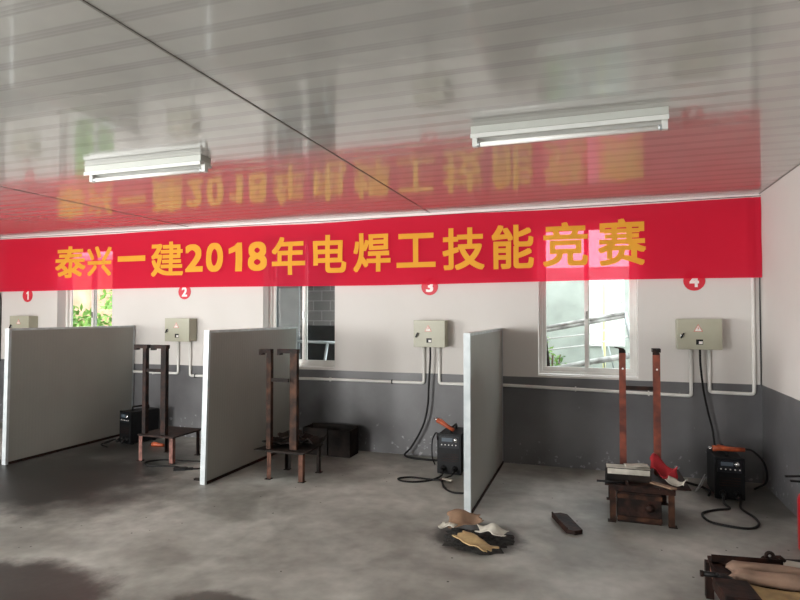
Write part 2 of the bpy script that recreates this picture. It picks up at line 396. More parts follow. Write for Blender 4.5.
for i in range(nx):
    for j in range(ny):
        f = b.bm.faces.new((g[i][j], g[i+1][j], g[i+1][j+1], g[i][j+1])); f.smooth = True
b.build('cloth', M_REDF, ban)
GL = [('泰',-7.291,-6.737,2.111,2.558),('兴',-6.701,-6.276,2.128,2.538),('一',-6.172,-5.698,2.314,2.388),('建',-5.615,-5.098,2.098,2.556),
('2',-5.067,-4.786,2.148,2.506),('0',-4.740,-4.483,2.140,2.513),('1',-4.400,-4.201,2.139,2.501),('8',-4.114,-3.841,2.138,2.501),
('年',-3.770,-3.315,2.079,2.545),('电',-3.207,-2.774,2.091,2.545),('焊',-2.685,-2.223,2.090,2.545),('工',-2.150,-1.687,2.129,2.515),
('技',-1.607,-1.135,2.087,2.552),('能',-1.058,-0.611,2.085,2.559),('竞',-0.518,-0.066,2.098,2.558),('赛',0.032,0.487,2.093,2.566)]
def glyph(ch, off):
    if ch == '1':                                  # the numeral with its slanted flag
        me = bpy.data.meshes.new('g'); pts = [(.50, 0), (1, 0), (1, 1), (.66, 1), (.45, .90), (0, .80), (0, .62), (.50, .70)]
        me.from_pydata([(a, b_, 0) for a, b_ in pts], [], [(0, 1, 2, 3, 4, 7), (4, 5, 6, 7)]); return me
    cu = bpy.data.curves.new('g', 'FONT'); cu.body = ch; cu.size = 1; cu.resolution_u = 6
    cu.fill_mode = 'FRONT'
    o = bpy.data.objects.new('g', cu); COL.objects.link(o)
    bpy.context.view_layer.update()
    me = bpy.data.meshes.new_from_object(o.evaluated_get(bpy.context.evaluated_depsgraph_get()))
    bpy.data.objects.remove(o); bpy.data.curves.remove(cu)
    # heavier strokes: the same outline laid down again around itself
    bm = bmesh.new()
    for k in range(9):
        q0 = len(bm.verts); bm.from_mesh(me); bm.verts.ensure_lookup_table()
        dx, dy = ((0, 0) if k == 8 else (off*round(math.cos(k*PI/4)*1.2), off*round(math.sin(k*PI/4)*1.2)))
        for v in bm.verts[q0:]: v.co.x += dx; v.co.y += dy; v.co.z = k*.00012
    bm.to_mesh(me); bm.free()
    return me
for (ch, xa, xb, za, zb) in GL:
    me = glyph(ch, .021 if ord(ch) > 255 else .028)
    vs = me.vertices
    u0, u1 = min(v.co.x for v in vs), max(v.co.x for v in vs); v0, v1 = min(v.co.y for v in vs), max(v.co.y for v in vs)
    bm = bmesh.new(); bm.from_mesh(me)
    for ax, (q0, q1), k in ((0, (u0, u1), max(2, int((xb-xa)/.025))), (1, (v0, v1), 16)):
        for i in range(1, k):
            c = [0, 0, 0]; c[ax] = q0+(q1-q0)*i/k; nn = [0, 0, 0]; nn[ax] = 1
            bmesh.ops.bisect_plane(bm, geom=bm.verts[:]+bm.edges[:]+bm.faces[:], plane_co=c, plane_no=nn)
    for v in bm.verts:
        x = xa+(xb-xa)*(v.co.x-u0)/(u1-u0); z = za+(zb-za)*(v.co.y-v0)/(v1-v0)
        v.co = (x+3.47, wave(x, z)-6.262-.003-v.co.z, z-1.94)
    bm.to_mesh(me); bm.free(); me.name = 'character'
    me.materials.clear(); me.materials.append(M_LET)
    o = bpy.data.objects.new('character', me); COL.objects.link(o); o.parent = ban
MB().tube([(XL+.005+3.47, .004, .785), (-4.9+3.47, .004, .776), (-1.8+3.47, .004, .77), (XR+3.47-.002, .004, .78)], .003, 6).build('hanging_cord', M_BLK, ban)

# ------------------------------------------------------------------ number signs
for d, x, z, lab in (('1', -7.90, 1.875, 'red round number 1 sign on the wall, leftmost, above the half hidden box'), ('2', -5.12, 1.893, 'red round number 2 sign on the wall at the banner edge'),
                 ('3', -1.775, 1.912, 'red round number 3 sign above the middle electrical box'), ('4', .925, 1.928, 'red round number 4 sign at the right, half behind the banner')):
    t = thing('number_sign', lab, 'sign', (x, YB-.002, z), group='red number signs on the back wall')
    MB().lathe([(.098, 0), (.098, .004)], Matrix.Rotation(PI/2, 4, 'X')).build('disc', M_RED, t)
    me = glyph(d, .035); vs = me.vertices
    u0, u1 = min(v.co.x for v in vs), max(v.co.x for v in vs); v0, v1 = min(v.co.y for v in vs), max(v.co.y for v in vs)
    wd = .05 if d == '1' else .085
    for v in vs:
        v.co = ((v.co.x-u0)/(u1-u0)*wd-wd/2, -.0055-v.co.z, (v.co.y-v0)/(v1-v0)*.125-.0625)
    me.materials.clear(); me.materials.append(M_WHITE); me.name = 'digit'
    o = bpy.data.objects.new('digit', me); COL.objects.link(o); o.parent = t

# ------------------------------------------------------------------ electrical boxes
def ebox(x0, x1, z0, z1, dep, lab):
    w, h = x1-x0, z1-z0
    t = thing('electrical_box', lab, 'electrical box', ((x0+x1)/2, YB-.001, z0), group='beige electrical boxes on the back wall')
    MB().box(-w/2, w/2, -dep+.018, 0, 0, h).build('body', M_BOX, t, bevel=.004)
    MB().box(-w/2-.002, w/2+.002, -dep, -dep+.016, -.002, h+.002).build('door', M_BOX, t, bevel=.003)
    lk = MB().lathe([(.016, 0), (.016, .012), (.008, .016)], T(-w/2+.04, -dep, h*.45, rx=PI/2)).build('lock', M_CHROME, t)
    MB().box(-.006, .006, -.03, -.014, -.028, .028, M=T(-w/2+.04, -dep, h*.45, ry=.5)).build('lock_handle', M_DARK, lk)
    a = .042; cz = h*.70
    R = Matrix.Rotation(PI/2, 4, 'X'); R.translation = Vector((-.01, -dep-.0002, cz))
    s_ = MB().prism([(-a, -a*.8), (a, -a*.8), (0, a*.95)], R, .0015).build('warning_label', M_WARNR, t)
    R2 = R.copy(); R2.translation.y -= .0015
    MB().prism([(-a*.72, -a*.66), (a*.72, -a*.66), (0, a*.62)], R2, .001).build('label_field', M_WHITE, s_)
    R3 = R.copy(); R3.translation.y -= .0026
    MB().prism([(.004, .020), (-.010, -.002), (-.001, -.002), (-.006, -.022), (.010, .004), (.001, .004)], R3, .0008).build('lightning_bolt', M_WARNR, s_)
    n_ = MB().box(-.03, .03, -dep-.0015, -dep+.001, h*.16, h*.33).build('name_label', M_DARK, t)
    MB().box(-.006, .026, -dep-.0028, -dep-.0014, h*.18, h*.27).build('label_field', M_WHITE, n_)
    return t
M_WARNR = mat('warning_red', 'd28a7c', .5)
ebox(-8.06, -7.69, 1.30, 1.573, .15, 'beige electrical box at far left, half hidden behind the first partition')
ebox(-5.30, -4.925, 1.25, 1.545, .155, 'beige electrical box between the first and second partitions under sign 2')
ebox(-1.915, -1.562, 1.238, 1.53, .16, 'beige electrical box under sign 3 with a thick black cable below')
ebox(.752, 1.135, 1.262, 1.553, .15, 'beige electrical box at the right under sign 4')

# ------------------------------------------------------------------ conduits
PY = YB-.018
def conduit(paths, clips, lab):
    t = thing('conduit', lab, 'pipe', (paths[0][0][0], PY, paths[0][0][2]), group='white conduits along the back wall')
    o = Vector(t.location); b = MB()
    for p in paths: b.tube([q-o for q in elbow(p)], .017, 10)
    b.build('pipe', M_PVC, t)
    for c in clips:
        MB().box(c[0]-.007-o.x, c[0]+.007-o.x, PY-.019-o.y, YB-o.y-.0005, c[1]-.024-o.z, c[1]+.024-o.z).build('clip', M_DARK if len(c) > 2 else M_PVC, t, bevel=.002)
zc = .824
conduit([[(-7.78, PY, 1.30), (-7.78, PY, zc), (-5.20, PY, zc), (-5.20, PY, 1.25)]], [(-6.6, zc), (-5.6, zc)], 'white conduit running from the second box left behind the first partition')
conduit([[(-5.01, PY, 1.25), (-5.01, PY, .80), (-3.0, PY, zc), (-1.84, PY, zc), (-1.84, PY, 1.238)]], [(-4.93, .801, 1), (-3.0, zc), (-2.22, zc, 1)], 'white conduit between the box under sign 2 and the box under sign 3')
conduit([[(-1.66, PY, 1.238), (-1.66, PY, .825), (-.9, PY, .835), (.885, PY, .80), (.885, PY, 1.262)]], [(-1.3, .83), (-.2, .823), (.5, .808)], 'white conduit passing under the right window to the box under sign 4')
conduit([[(1.045, PY, 1.262), (1.045, PY, .845), (1.425, PY, .84), (1.425, PY, 2.68)]], [(1.425, 1.5), (1.425, 1.9)], 'white conduit going right from the last box and up the room corner')

# ------------------------------------------------------------------ partitions
def rib_material():
    m, n, l, b = nt('partition_sheet')
    b.inputs['Base Color'].default_value = lin('979790'); b.inputs['Roughness'].default_value = .42; b.inputs['Specular IOR Level'].default_value = .4
    tc = n.new('ShaderNodeTexCoord'); w = n.new('ShaderNodeTexWave'); w.bands_direction = 'Y'; w.inputs['Scale'].default_value = 8; w.inputs['Distortion'].default_value = 0
    l.new(tc.outputs['Object'], w.inputs['Vector'])
    bp = n.new('ShaderNodeBump'); bp.inputs['Strength'].default_value = .35; bp.inputs['Distance'].default_value = .002
    l.new(w.outputs['Fac'], bp.inputs['Height']); l.new(bp.outputs[0], b.inputs['Normal'])
    t = n.new('ShaderNodeTexNoise'); t.inputs['Scale'].default_value = 2; t.inputs['Detail'].default_value = 5; l.new(tc.outputs['Object'], t.inputs['Vector'])
    r = n.new('ShaderNodeValToRGB'); r.color_ramp.elements[0].color = lin('909089'); r.color_ramp.elements[1].color = lin('a0a09a'); l.new(t.outputs[0], r.inputs[0]); l.new(r.outputs[0], b.inputs['Base Color'])
    return m
M_PART = rib_material()
def partition(x, y0, lab, h=1.447, y1=6.315):
    L = y1-y0
    t = thing('partition', lab, 'partition', (x, y0, 0), group='welding booth partitions')
    MB().box(-.022, .022, .012, L-.012, .02, h-.012).build('sandwich_panel', M_PART, t)
    M = MB(); M.box(-.027, .027, 0, .004, .0, h).box(-.027, -.0235, .004, .03, 0, h).box(.0235, .027, .004, .03, 0, h)
    M.build('front_edge_channel', M_EDGE, t)
    M = MB(); M.box(-.027, -.0235, L-.03, L-.004, 0, h).box(.0235, .027, L-.03, L-.004, 0, h).box(-.027, .027, L-.004, L, 0, h)
    M.build('rear_edge_channel', M_ALU, t)
    M = MB(); M.box(-.0275, .0275, .004, L-.004, h-.003, h+.001).box(-.0275, -.0238, .004, L-.004, h-.022, h-.003).box(.0238, .0275, .004, L-.004, h-.022, h-.003)
    M.build('top_channel', M_ALU, t)
    M = MB(); M.box(-.034, -.0275, .03, L-.03, 0, .028).box(.0275, .034, .03, L-.03, 0, .028)
    M.build('floor_channel', M_RUSTD, t)
    return t
p1 = partition(-5.965, 4.53, 'grey sandwich panel partition furthest left, between signs 1 and 2')
p2 = partition(-3.505, 4.60, 'grey sandwich panel partition with bright white front edge in the middle left')
p2.rotation_euler.y = .026; p1.rotation_euler.y = .016
partition(-.978, 4.585, 'narrow looking grey partition beside the middle welding machine, furthest right')

# ------------------------------------------------------------------ ceiling lamps
def lamp(x0, x1, ya, lab):
    L = x1-x0
    t = thing('fluorescent_lamp', lab, 'lamp', (x0, ya, H), group='fluorescent lamps on the ceiling')
    Rm = Matrix(((0,0,1,0),(1,0,0,0),(0,1,0,0),(0,0,0,1)))
    # profile coordinates: (y, z) -> extrude along x
    MB().box(0, L, -.058, .058, -.044, 0).build('housing', M_REFD, t, bevel=.003)
    MB().prism([(-.045, -.044), (-.045, -.048), (-.066, -.048), (-.066, -.074), (-.060, -.074), (-.02, -.056), (.02, -.056), (.060, -.074), (.066, -.074), (.066, -.048), (.045, -.048), (.045, -.044)], Rm, L).build('reflector', M_REFL, t)
    for xx in (0, L-.03):
        MB().box(xx, xx+.03, -.012, .022, -.112, -.055).build('lamp_holder', M_REFL, t)
    tb = MB().tube([(.03, .004, -.098), (L-.03, .004, -.098)], .015, 12).build('tube', M_TUBE, t)
    for xx in (.03, L-.05):
        MB().tube([(xx, .004, -.098), (xx+.02, .004, -.098)], .0158, 10).build('end_cap', M_ALU, tb)
lamp(-3.76, -2.68, 3.53, 'white fluorescent lamp at the left of the ceiling')
lamp(-.715, .394, 3.54, 'white fluorescent lamp at the right of the ceiling')

# ------------------------------------------------------------------ welding stands
def angle(b, x, y, z0, z1, sx, sy, w=.045, t=.005, M=None):
    b.box(min(x, x+sx*w), max(x, x+sx*w), min(y, y+sy*t), max(y, y+sy*t), z0, z1, M)
    b.box(min(x, x+sx*t), max(x, x+sx*t), min(y+sy*t, y+sy*w), max(y+sy*t, y+sy*w), z0, z1, M)
def stand(x, y, lab, w, d, h, ups, ztop, cross, mats, arms, overhang=0, over_r=.02, foot=.10):
    t = thing('welding_stand', lab, 'welding stand', (x, y, 0), group='rusty steel welding stands')
    mt, mu, ml = mats
    b = MB(); b.prism([(-overhang, -.012), (w+over_r, -.012+over_r*.3), (w+over_r*.85, d), (-overhang*.5, d)], T(0, 0, h), .008); b.build('table_top', mt, t)
    ah = .04 if over_r > .05 else .014
    b = MB(); b.box(0, w, .0, .005, h-ah, h).box(0, w, d-.02, d-.015, h-ah, h).box(0, .005, .005, d-.02, h-ah, h).box(w-.005, w, .005, d-.02, h-ah, h); b.build('apron', mt, t)
    for i, (lx, ly, sx, sy) in enumerate(((0, 0, 1, 1), (w, 0, -1, 1), (0, d-.02, 1, -1), (w, d-.02, -1, -1))):
        b = MB(); angle(b, lx+sx*.006, ly+sy*.006, .006, h-.001, sx, sy); lg = b.build('leg', ml if i < 2 else mt, t)
        MB().box(lx-.03+sx*.02, lx+.03+sx*.02, ly-.03+sy*.02, ly+.03+sy*.02, 0, .006).build('foot_plate', mt, lg)
    for (ux, uy, uw), arm in zip(ups, arms):
        b = MB(); ux -= x; uy -= y
        b.box(ux-uw/2, ux+uw/2, uy, uy+.006, h+.008, ztop-.04).box(ux-uw/2, ux-uw/2+.006, uy+.006, uy+.05, h+.008, ztop-.04).box(ux+uw/2-.006, ux+uw/2, uy+.006, uy+.05, h+.008, ztop-.04)
        up = b.build('upright', mu, t)
        if arm[0] == 'side':
            MB().box(ux-arm[1], ux+arm[2], uy-.008, uy+.05, ztop-.04, ztop).box(ux-arm[1], ux-arm[1]+.035, uy-.008, uy+.05, ztop-.058, ztop-.04).build('arm', M_RUSTD, up)
        elif arm[0] == 'hook':
            pr = [(uw/2, 0), (uw/2, .02), (uw/2-.012, .036), (-uw/2+.01, .042), (-uw/2-.035, .05), (-uw/2-.035, .044), (-uw/2, .034), (-uw/2, 0)]
            MB().prism(pr, Matrix(((1,0,0,ux),(0,0,-1,uy+.055),(0,1,0,ztop-.042),(0,0,0,1))), .065).build('arm', M_RUSTD, up)
        else:
            MB().box(ux-uw/2-.008, ux+uw/2, uy-.06, uy+.05, ztop-.03, ztop).box(ux-uw/2-.008, ux+uw/2-.012, uy-.06, uy-.052, ztop-.05, ztop-.03).build('arm', M_RUSTD, up)
        if len(arm) > 3:
            MB().lathe([(.008, 0), (.008, .002)], T(ux+.002, uy-.0002, arm[3], rx=PI/2), 10).build('bolt_hole', M_WHITE, up)
    a, c = ups[0], ups[1]
    MB().box(a[0]+a[2]/2-x-.004, c[0]-c[2]/2-x+.004, a[1]-y+.008, a[1]-y+.03, cross-.016, cross+.018).build('cross_bar', mt if mu is not M_RUSTR else M_RUSTD, t)
    return t
stand(-4.74, 5.12, 'rusty stand with two dark uprights between the first and second partitions', .46, .48, .285,
      [(-4.695, 5.15, .045), (-4.44, 5.15, .065)], 1.265, .985, (M_RUSTD, M_RUSTD, M_PINK), [('side', .135, .045), ('side', .165, .045)])
stand(-3.04, 4.955, 'rusty stand with dark sooty plates on top in front of the second partition', .40, .42, .275,
      [(-3.035, 4.985, .048), (-2.79, 5.03, .075)], 1.257, .955, (M_SOOT, M_RUSTK, M_RUSTG2), [('side', .105, .025), ('side', .175, .045)], overhang=.13)
t4 = stand(.09, 4.80, 'rusty stand with two red brown uprights under the right window, red cloth on its table', .47, .62, .28,
      [(.212, 5.20, .052), (.475, 5.20, .054)], 1.318, .985, (M_RUSTD, M_RUSTR, M_RUSTK), [('hook', 0, 0, 1.145), ('cap', 0, 0, 1.145)], overhang=.03, over_r=.11)

# things on and under the stands
def crumple(cx, cy, z, lx, ly, rz, amp, seed, th=.004, sc=8, nx=14, ny=10, fall=0, jag=0):
    c, s = math.cos(rz), math.sin(rz)
    def fn(u, v):
        a = (u-.5)*lx*(1+jag*noise.noise(Vector((seed, v*5, 3)))); bb = (v-.5)*ly*(1+jag*noise.noise(Vector((u*5, seed, 7))))
        h = amp*(noise.noise(Vector((a*sc+seed, bb*sc, seed)))+.6)
        h = max(h, 0)
        return (cx+a*c-bb*s, cy+a*s+bb*c, z+h-fall*(abs(u-.5)*2)**2)
    return MB().sheet(nx, ny, fn, th)
# stand 3 plates (stack of jagged dark offcuts)
for i, (px_, py_, lx, ly, rz, z) in enumerate(((-2.97, 5.20, .36, .24, .2, .284), (-2.72, 5.26, .26, .22, -.3, .285), (-2.93, 5.24, .24, .17, .5, .360))):
    tag(crumple(px_, py_, z, lx, ly, rz, (.06, .10, .05)[i], i*3.1, .014, 9, jag=.35).build('steel_offcut', M_SOOT),
        ['jagged black steel offcut lying lowest on the middle stand', 'black steel offcut in the middle of the pile on the stand', 'topmost black steel offcut of the pile on the stand'][i], 'steel offcut', 'black offcuts on the middle stand')
# dark steel box + plate leaning by the wall
t = thing('steel_box', 'sooty black open steel box on the floor against the grey wall behind the middle stand', 'steel box', (-2.86, 6.06, 0))
MB().box(-.33, .26, -.08, .16, 0, .012).build('base', M_SOOT, t)
MB().box(-.33, .26, .15, .16, .012, .315).box(-.33, -.32, -.08, .15, .012, .305).box(.25, .26, -.08, .15, .012, .30).build('side_walls', M_SOOT, t)
MB().box(-.32, -.02, -.085, -.075, .012, .305, M=T(0, 0, 0, rx=0)).box(.0, .26, -.088, -.078, .0, .295, M=T(0, 0, 0)).build('front_plates', M_SOOT, t)
# boxes on stand 4
def packet(x, y, z, w, d, h, rz, lab, grp):
    t = thing('electrode_packet', lab, 'packet', (x, y, z), rz, grp)
    MB().box(-w/2, w/2, -d/2, d/2, 0, h).build('carton', M_SOOT, t, bevel=.004)
    MB().box(-w/2+.004, w/2-.004, -d/2+.01, d/2-.03, h, h+.002).build('paper_top', M_PAPER, t)
    MB().box(-w/2+.01, w/2-.01, -d/2-.002, -d/2, h*.55, h-.004).build('side_label', M_PAPER, t)
packet(.235, 4.98, .2885, .33, .15, .10, .03, 'pale topped black packet on the left half of the right stand under a paper scrap', None)
tag(crumple(.30, 4.985, .392, .18, .09, .1, .012, 4.2, .003).build('paper_scrap', M_PAPER), 'grimy white paper scrap on top of the black packet on the right stand', 'paper')
# red cloth
tag(crumple(.505, 5.07, .289, .19, .16, -.2, .15, 1.7, .006, 9, 24, 20, fall=.01, jag=.15).build('red_cloth', M_REDC), 'crumpled red cloth lying on the right welding stand', 'cloth')
tag(crumple(.585, 4.93, .289, .13, .08, -.6, .045, 5.5, .004, 12, jag=.3).build('work_glove', M_PAPER), 'off-white cotton glove beside the red cloth on the right stand', 'glove')
tag(MB().prism([(-.11, -.02), (.10, -.03), (.12, .012), (-.10, .022)], T(.47, 4.87, .2885, rz=-.7), .012).build('wood_scrap', M_CARD), 'narrow tan wood scrap at the front of the right stand', 'wood scrap')
t = thing('welding_hammer', 'thin black chipping hammer sticking out left from the right stand', 'hammer', (.06, 4.82, .2885), .03)
MB().tube([(-.06, 0, .012), (.16, 0, .012)], .009, 8).build('handle', M_BLK, t)
MB().prism([(-.045, -.01), (.045, -.002), (.045, .004), (-.045, .012)], Matrix(((0,0,1,.15),(1,0,0,0),(0,1,0,.018),(0,0,0,1))), .018).build('head', M_RUSTD, t)
# rusty block under stand 4
t = thing('rusty_machine_block', 'rusty riveted steel block under the left half of the right stand', 'steel block', (.31, 4.99, 0))
MB().box(-.158, .155, -.17, .14, 0, .232).build('body', M_RUSTD, t, bevel=.006)
MB().box(-.16, .158, -.178, -.17, .02, .05).box(-.16, .158, -.177, -.17, .185, .215).build('flange', M_RUSTK, t)
MB().lathe([(.03, 0), (.03, .02), (.012, .028)], T(.07, -.17, .125, rx=PI/2), 12).build('bolt', M_RUSTD, t)

# ------------------------------------------------------------------ welding machines
def welder(x, y, rz, lab, w=.245, d=.42, h=.40, handle=True):
    t = thing('welding_machine', lab, 'welding machine', (x, y, 0), rz, 'black portable welding machines')
    b = MB(); b.box(-w/2, w/2, .012, d, .015, h); b.build('casing', M_DARK, t, bevel=.012)
    b = MB(); b.box(-w/2-.004, w/2+.004, 0, .02, .01, h+.004); fp = b.build('front_panel', M_DARK, t, bevel=.006)
    MB().box(-w/2+.02, w/2-.02, -.003, 0, h*.66, h-.02).build('control_plate', M_PANEL, fp)
    MB().box(-w/2+.045, w/2-.085, -.006, -.003, h*.82, h*.91).build('display', mat('display_grey', '515c66', .3), fp)
    MB().lathe([(.024, 0), (.02, .012), (.0, .014)], T(w/2-.055, -.003, h*.86, rx=PI/2), 16).build('knob', M_CHROME, fp)
    for k in range(5):
        MB().lathe([(.006, 0), (.005, .006)], T(-w/2+.045+k*.036, -.003, h*.74, rx=PI/2), 8).build('button', M_WHITE, fp)
    for k in (-1, 1):
        c_ = MB().lathe([(.03, 0), (.03, .012), (.02, .014), (.02, .03)], T(k*w*.24, 0, h*.16, rx=PI/2), 16).build('socket', M_BLK, fp)
        MB().lathe([(.019, 0), (.016, .05)], T(k*w*.24, -.03, h*.16, rx=PI/2+.5), 12).build('plug', M_BLK, c_)
    for k in range(4):
        MB().box(-w/2+.03, w/2-.03, -.002, 0, h*.34+k*.022, h*.34+k*.022+.006).build('vent_slot', M_RUSTD, fp)
    if handle:
        MB().tube([q for q in elbow([(0, .10, h-.002), (0, .10, h+.045), (0, d-.08, h+.045), (0, d-.08, h-.002)], .02)], .012, 10).build('carry_handle', M_BLK, t)
    for a in (-1, 1):
        for c in (.05, d-.05):
            MB().box(a*(w/2-.03)-.015, a*(w/2-.03)+.015, c-.015, c+.015, 0, .016).build('foot', M_BLK, t)
    return t
welder(-1.388, 5.655, 0, 'black welding machine with orange clamp on top beside the narrow right partition', w=.24, d=.40, h=.405)
welder(1.085, 5.66, 0, 'black welding machine near the right corner under the last electrical box', w=.225, d=.40, h=.36)
welder(-5.50, 5.72, -.25, 'black welding machine behind the leftmost stand against the first partition', w=.22, d=.40, h=.40)

def holder(loc, rz, lab, tilt=0, L=.22):
    t = thing('electrode_holder', lab, 'electrode holder', loc, rz, 'orange electrode holders')
    t.rotation_euler = (0, tilt, rz)
    MB().tube([(-L/2, 0, 0), (-L*.3, 0, .003), (L*.1, 0, 0), (L/2, 0, 0)], .025, 10, r2=.018).build('grip', M_ORG, t)
    MB().prism([(-.03, .0), (.05, .0), (.07, .012), (-.01, .026)], T(-L*.3, .008, .008, rx=PI/2), .016).build('lever', M_ORG, t)
    MB().tube([(-L/2-.03, 0, 0), (-L/2+.01, 0, 0)], .012, 8).build('jaw', M_CHROME, t)
    return t
holder((-1.435, 5.70, .485), -.15, 'orange electrode holder tilted on top of the middle welding machine', .45, .20)
holder((1.085, 5.70, .432), .03, 'orange brown electrode holder lying across the right corner machine', 0, .25)
holder((-5.02, 5.75, .022), .05, 'orange electrode holder on the floor behind the leftmost stand', 0, .16)

# ------------------------------------------------------------------ cables
def cable(pts, r, lab, grp='black cables', m=None, name='cable'):
    p = spline(pts, 10); o = MB().tube(p, r, 8).build(name, m or M_BLK); return tag(o, lab, 'cable', grp)
cable([(-1.745, 6.24, 1.236), (-1.745, 6.245, 1.1), (-1.765, 6.25, .80), (-1.775, 6.25, .60), (-1.83, 6.25, .36), (-1.96, 6.24, .12), (-2.03, 6.20, .03), (-1.93, 6.16, .012), (-1.72, 6.14, .011), (-1.52, 6.14, .02), (-1.42, 6.10, .05)], .011,
      'thick black supply cable hanging from the box under sign 3 to the floor')
cable([(-1.50, 5.63, .35), (-1.535, 5.72, .40), (-1.60, 5.80, .30), (-1.615, 5.85, .12), (-1.60, 5.90, .03)], .007, 'thin black lead looping down the left side of the middle machine')
cable([(-1.44, 5.60, .055), (-1.44, 5.56, .02), (-1.50, 5.42, .009), (-1.62, 5.31, .009), (-1.75, 5.29, .009), (-1.82, 5.36, .009), (-1.72, 5.44, .009), (-1.52, 5.42, .011), (-1.40, 5.37, .025), (-1.33, 5.22, .009), (-1.22, 5.10, .009), (-1.10, 5.12, .009), (-1.05, 5.25, .009)], .009,
      'black welding lead looped on the floor in front of the middle machine')
cable([(-1.33, 5.60, .055), (-1.34, 5.54, .03), (-1.40, 5.46, .009), (-1.36, 5.30, .010), (-1.30, 5.18, .009)], .009, 'short black lead from the right socket of the middle machine') 
cable([(.955, 6.24, 1.26), (.96, 6.245, 1.1), (.985, 6.25, .86), (1.02, 6.25, .66), (1.055, 6.25, .5), (1.075, 6.23, .30), (1.08, 6.20, .10), (1.09, 6.14, .012)], .010, 'black supply cable hanging from the last box to the corner machine')
cable([(1.02, 5.59, .05), (1.01, 5.50, .02), (1.03, 5.40, .009), (.92, 5.33, .009), (.80, 5.20, .009), (.82, 5.02, .009), (.95, 4.95, .009), (1.08, 4.95, .009), (1.16, 5.06, .009), (1.17, 5.22, .009), (1.12, 5.42, .012), (1.14, 5.55, .03), (1.145, 5.60, .05)], .0095,
      'black welding lead looped on the floor in front of the corner machine')
cable([(1.20, 5.70, .44), (1.28, 5.72, .42), (1.38, 5.80, .30), (1.42, 5.92, .12), (1.35, 6.02, .02)], .009, 'black lead drooping right from the orange holder on the corner machine')
cable([(.70, 6.20, .012), (.80, 6.10, .012), (.92, 5.98, .012), (.96, 5.85, .012), (.93, 5.72, .012)], .011, 'black lead on the floor along the wall left of the corner machine')
cable([(.90, 5.70, .20), (.86, 5.72, .10), (.84, 5.80, .02), (.90, 5.90, .045), (.95, 6.0, .10)], .005, 'thin grey wire loop at the left side of the corner machine', m=M_ALU, name='wire')
cable([(-4.06, 4.98, .012), (-4.2, 5.04, .008), (-4.38, 4.99, .008), (-4.52, 5.0, .008), (-4.60, 5.10, .008), (-4.50, 5.22, .008), (-4.3, 5.26, .008), (-4.0, 5.3, .008), (-3.75, 5.28, .008), (-3.6, 5.2, .008)], .008,
      'black lead looped on the floor beside the leftmost stand')
cable([(-3.98, 4.98, .012), (-3.85, 5.06, .009), (-3.7, 5.1, .009), (-3.58, 5.08, .009)], .008, 'black lead running from the earth clamp behind the second partition')
cable([(-5.62, 5.70, .06), (-5.66, 5.60, .03), (-5.76, 5.66, .011), (-5.80, 5.85, .011), (-5.74, 5.60, .011), (-5.55, 5.50, .011)], .008, 'black lead in a tangle beside the leftmost welding machine')
cable([(XR-.012, YB-.03, 1.95), (XR-.010, YB-.012, 1.7), (XR-.008, YB-.008, 1.2), (XR-.01, YB-.009, .93)], .005, 'loose black cord hanging below the right end of the banner in the corner', name='cord')
cable([(XL+.03, YB-.06, 1.95), (XL+.015, YB-.014, 1.8), (XL+.012, YB-.010, 1.2), (XL+.012, YB-.010, .9)], .008, 'loose black cord hanging below the left end of the banner', name='cord')
t = thing('earth_clamp', 'black earth clamp on the floor left of the second partition', 'clamp', (-4.02, 4.965, 0), .55)
MB().prism([(-.09, -.018), (.02, -.022), (.05, -.008), (.05, .008), (.02, .022), (-.09, .018)], T(0, 0, .001), .028).build('jaw', M_BLK, t)
MB().box(.04, .10, -.012, .012, .002, .024).build('handle', M_BLK, t)
tag(MB().box(-3.68, -3.58, 4.70, 4.73, .0, .018).build('steel_offcut', M_SOOT), 'small black bar on the floor touching the second partition front', 'steel offcut')
tag(MB().box(-.05, .05, -.018, .018, 0, .012, M=T(-1.345, 5.42, .0185, rz=-.35)).build('wood_scrap', M_PAPER), 'small pale scrap on the lead below the middle machine', 'scrap')

# ------------------------------------------------------------------ debris on the floor
def heap(cx, cy, rx, ry, hh, seed, name, m, lab, cat):
    b = MB(); n_ = 22; g = []
    for i in range(n_+1):
        row = []
        for j in range(36):
            a = 2*PI*j/36; rr = i/n_
            edge = 1+.45*noise.noise(Vector((math.cos(a)*1.5, math.sin(a)*1.5, seed)))+.35*noise.noise(Vector((math.cos(a)*5, math.sin(a)*5, seed)))
            x, y = cx+rx*rr*edge*math.cos(a), cy+ry*rr*edge*math.sin(a)
            z = hh*(1-rr**2)*(.6+.9*abs(noise.noise(Vector((x*14, y*14, seed)))))+.0015
            if i == n_: z = 0.0005
            row.append(b.bm.verts.new((x, y, z)))
        g.append(row)
    for i in range(n_):
        for j in range(36):
            if i == 0 and 0: continue
            b.bm.faces.new((g[i][j], g[i+1][j], g[i+1][(j+1)%36], g[i][(j+1)%36]))
    bmesh.ops.remove_doubles(b.bm, verts=b.bm.verts, dist=1e-4)
    return tag(b.build(name, m), lab, cat, kind='stuff')
heap(-.80, 4.13, .27, .21, .035, 3.0, 'ash_heap', M_ASH, 'flat heap of black ash and slag on the open floor under the cardboard', 'ash')
tag(crumple(-.79, 3.935, .035, .36, .12, -.72, .03, 8.1, .006, 9, 24, 12, jag=.3).build('cardboard_piece', M_PLY), 'long pale tan cardboard strip on the ash heap, nearest the camera', 'cardboard')
tag(crumple(-.93, 4.27, .03, .24, .15, .35, .07, 2.2, .005, 7, jag=.3).build('cardboard_piece', M_CARD), 'curled brown cardboard piece at the back of the ash heap', 'cardboard')
tag(crumple(-.70, 4.12, .055, .22, .12, -.5, .05, 6.4, .004, 11, jag=.45).build('torn_paper', M_PAPER), 'torn grey white paper in the middle of the ash heap', 'paper')
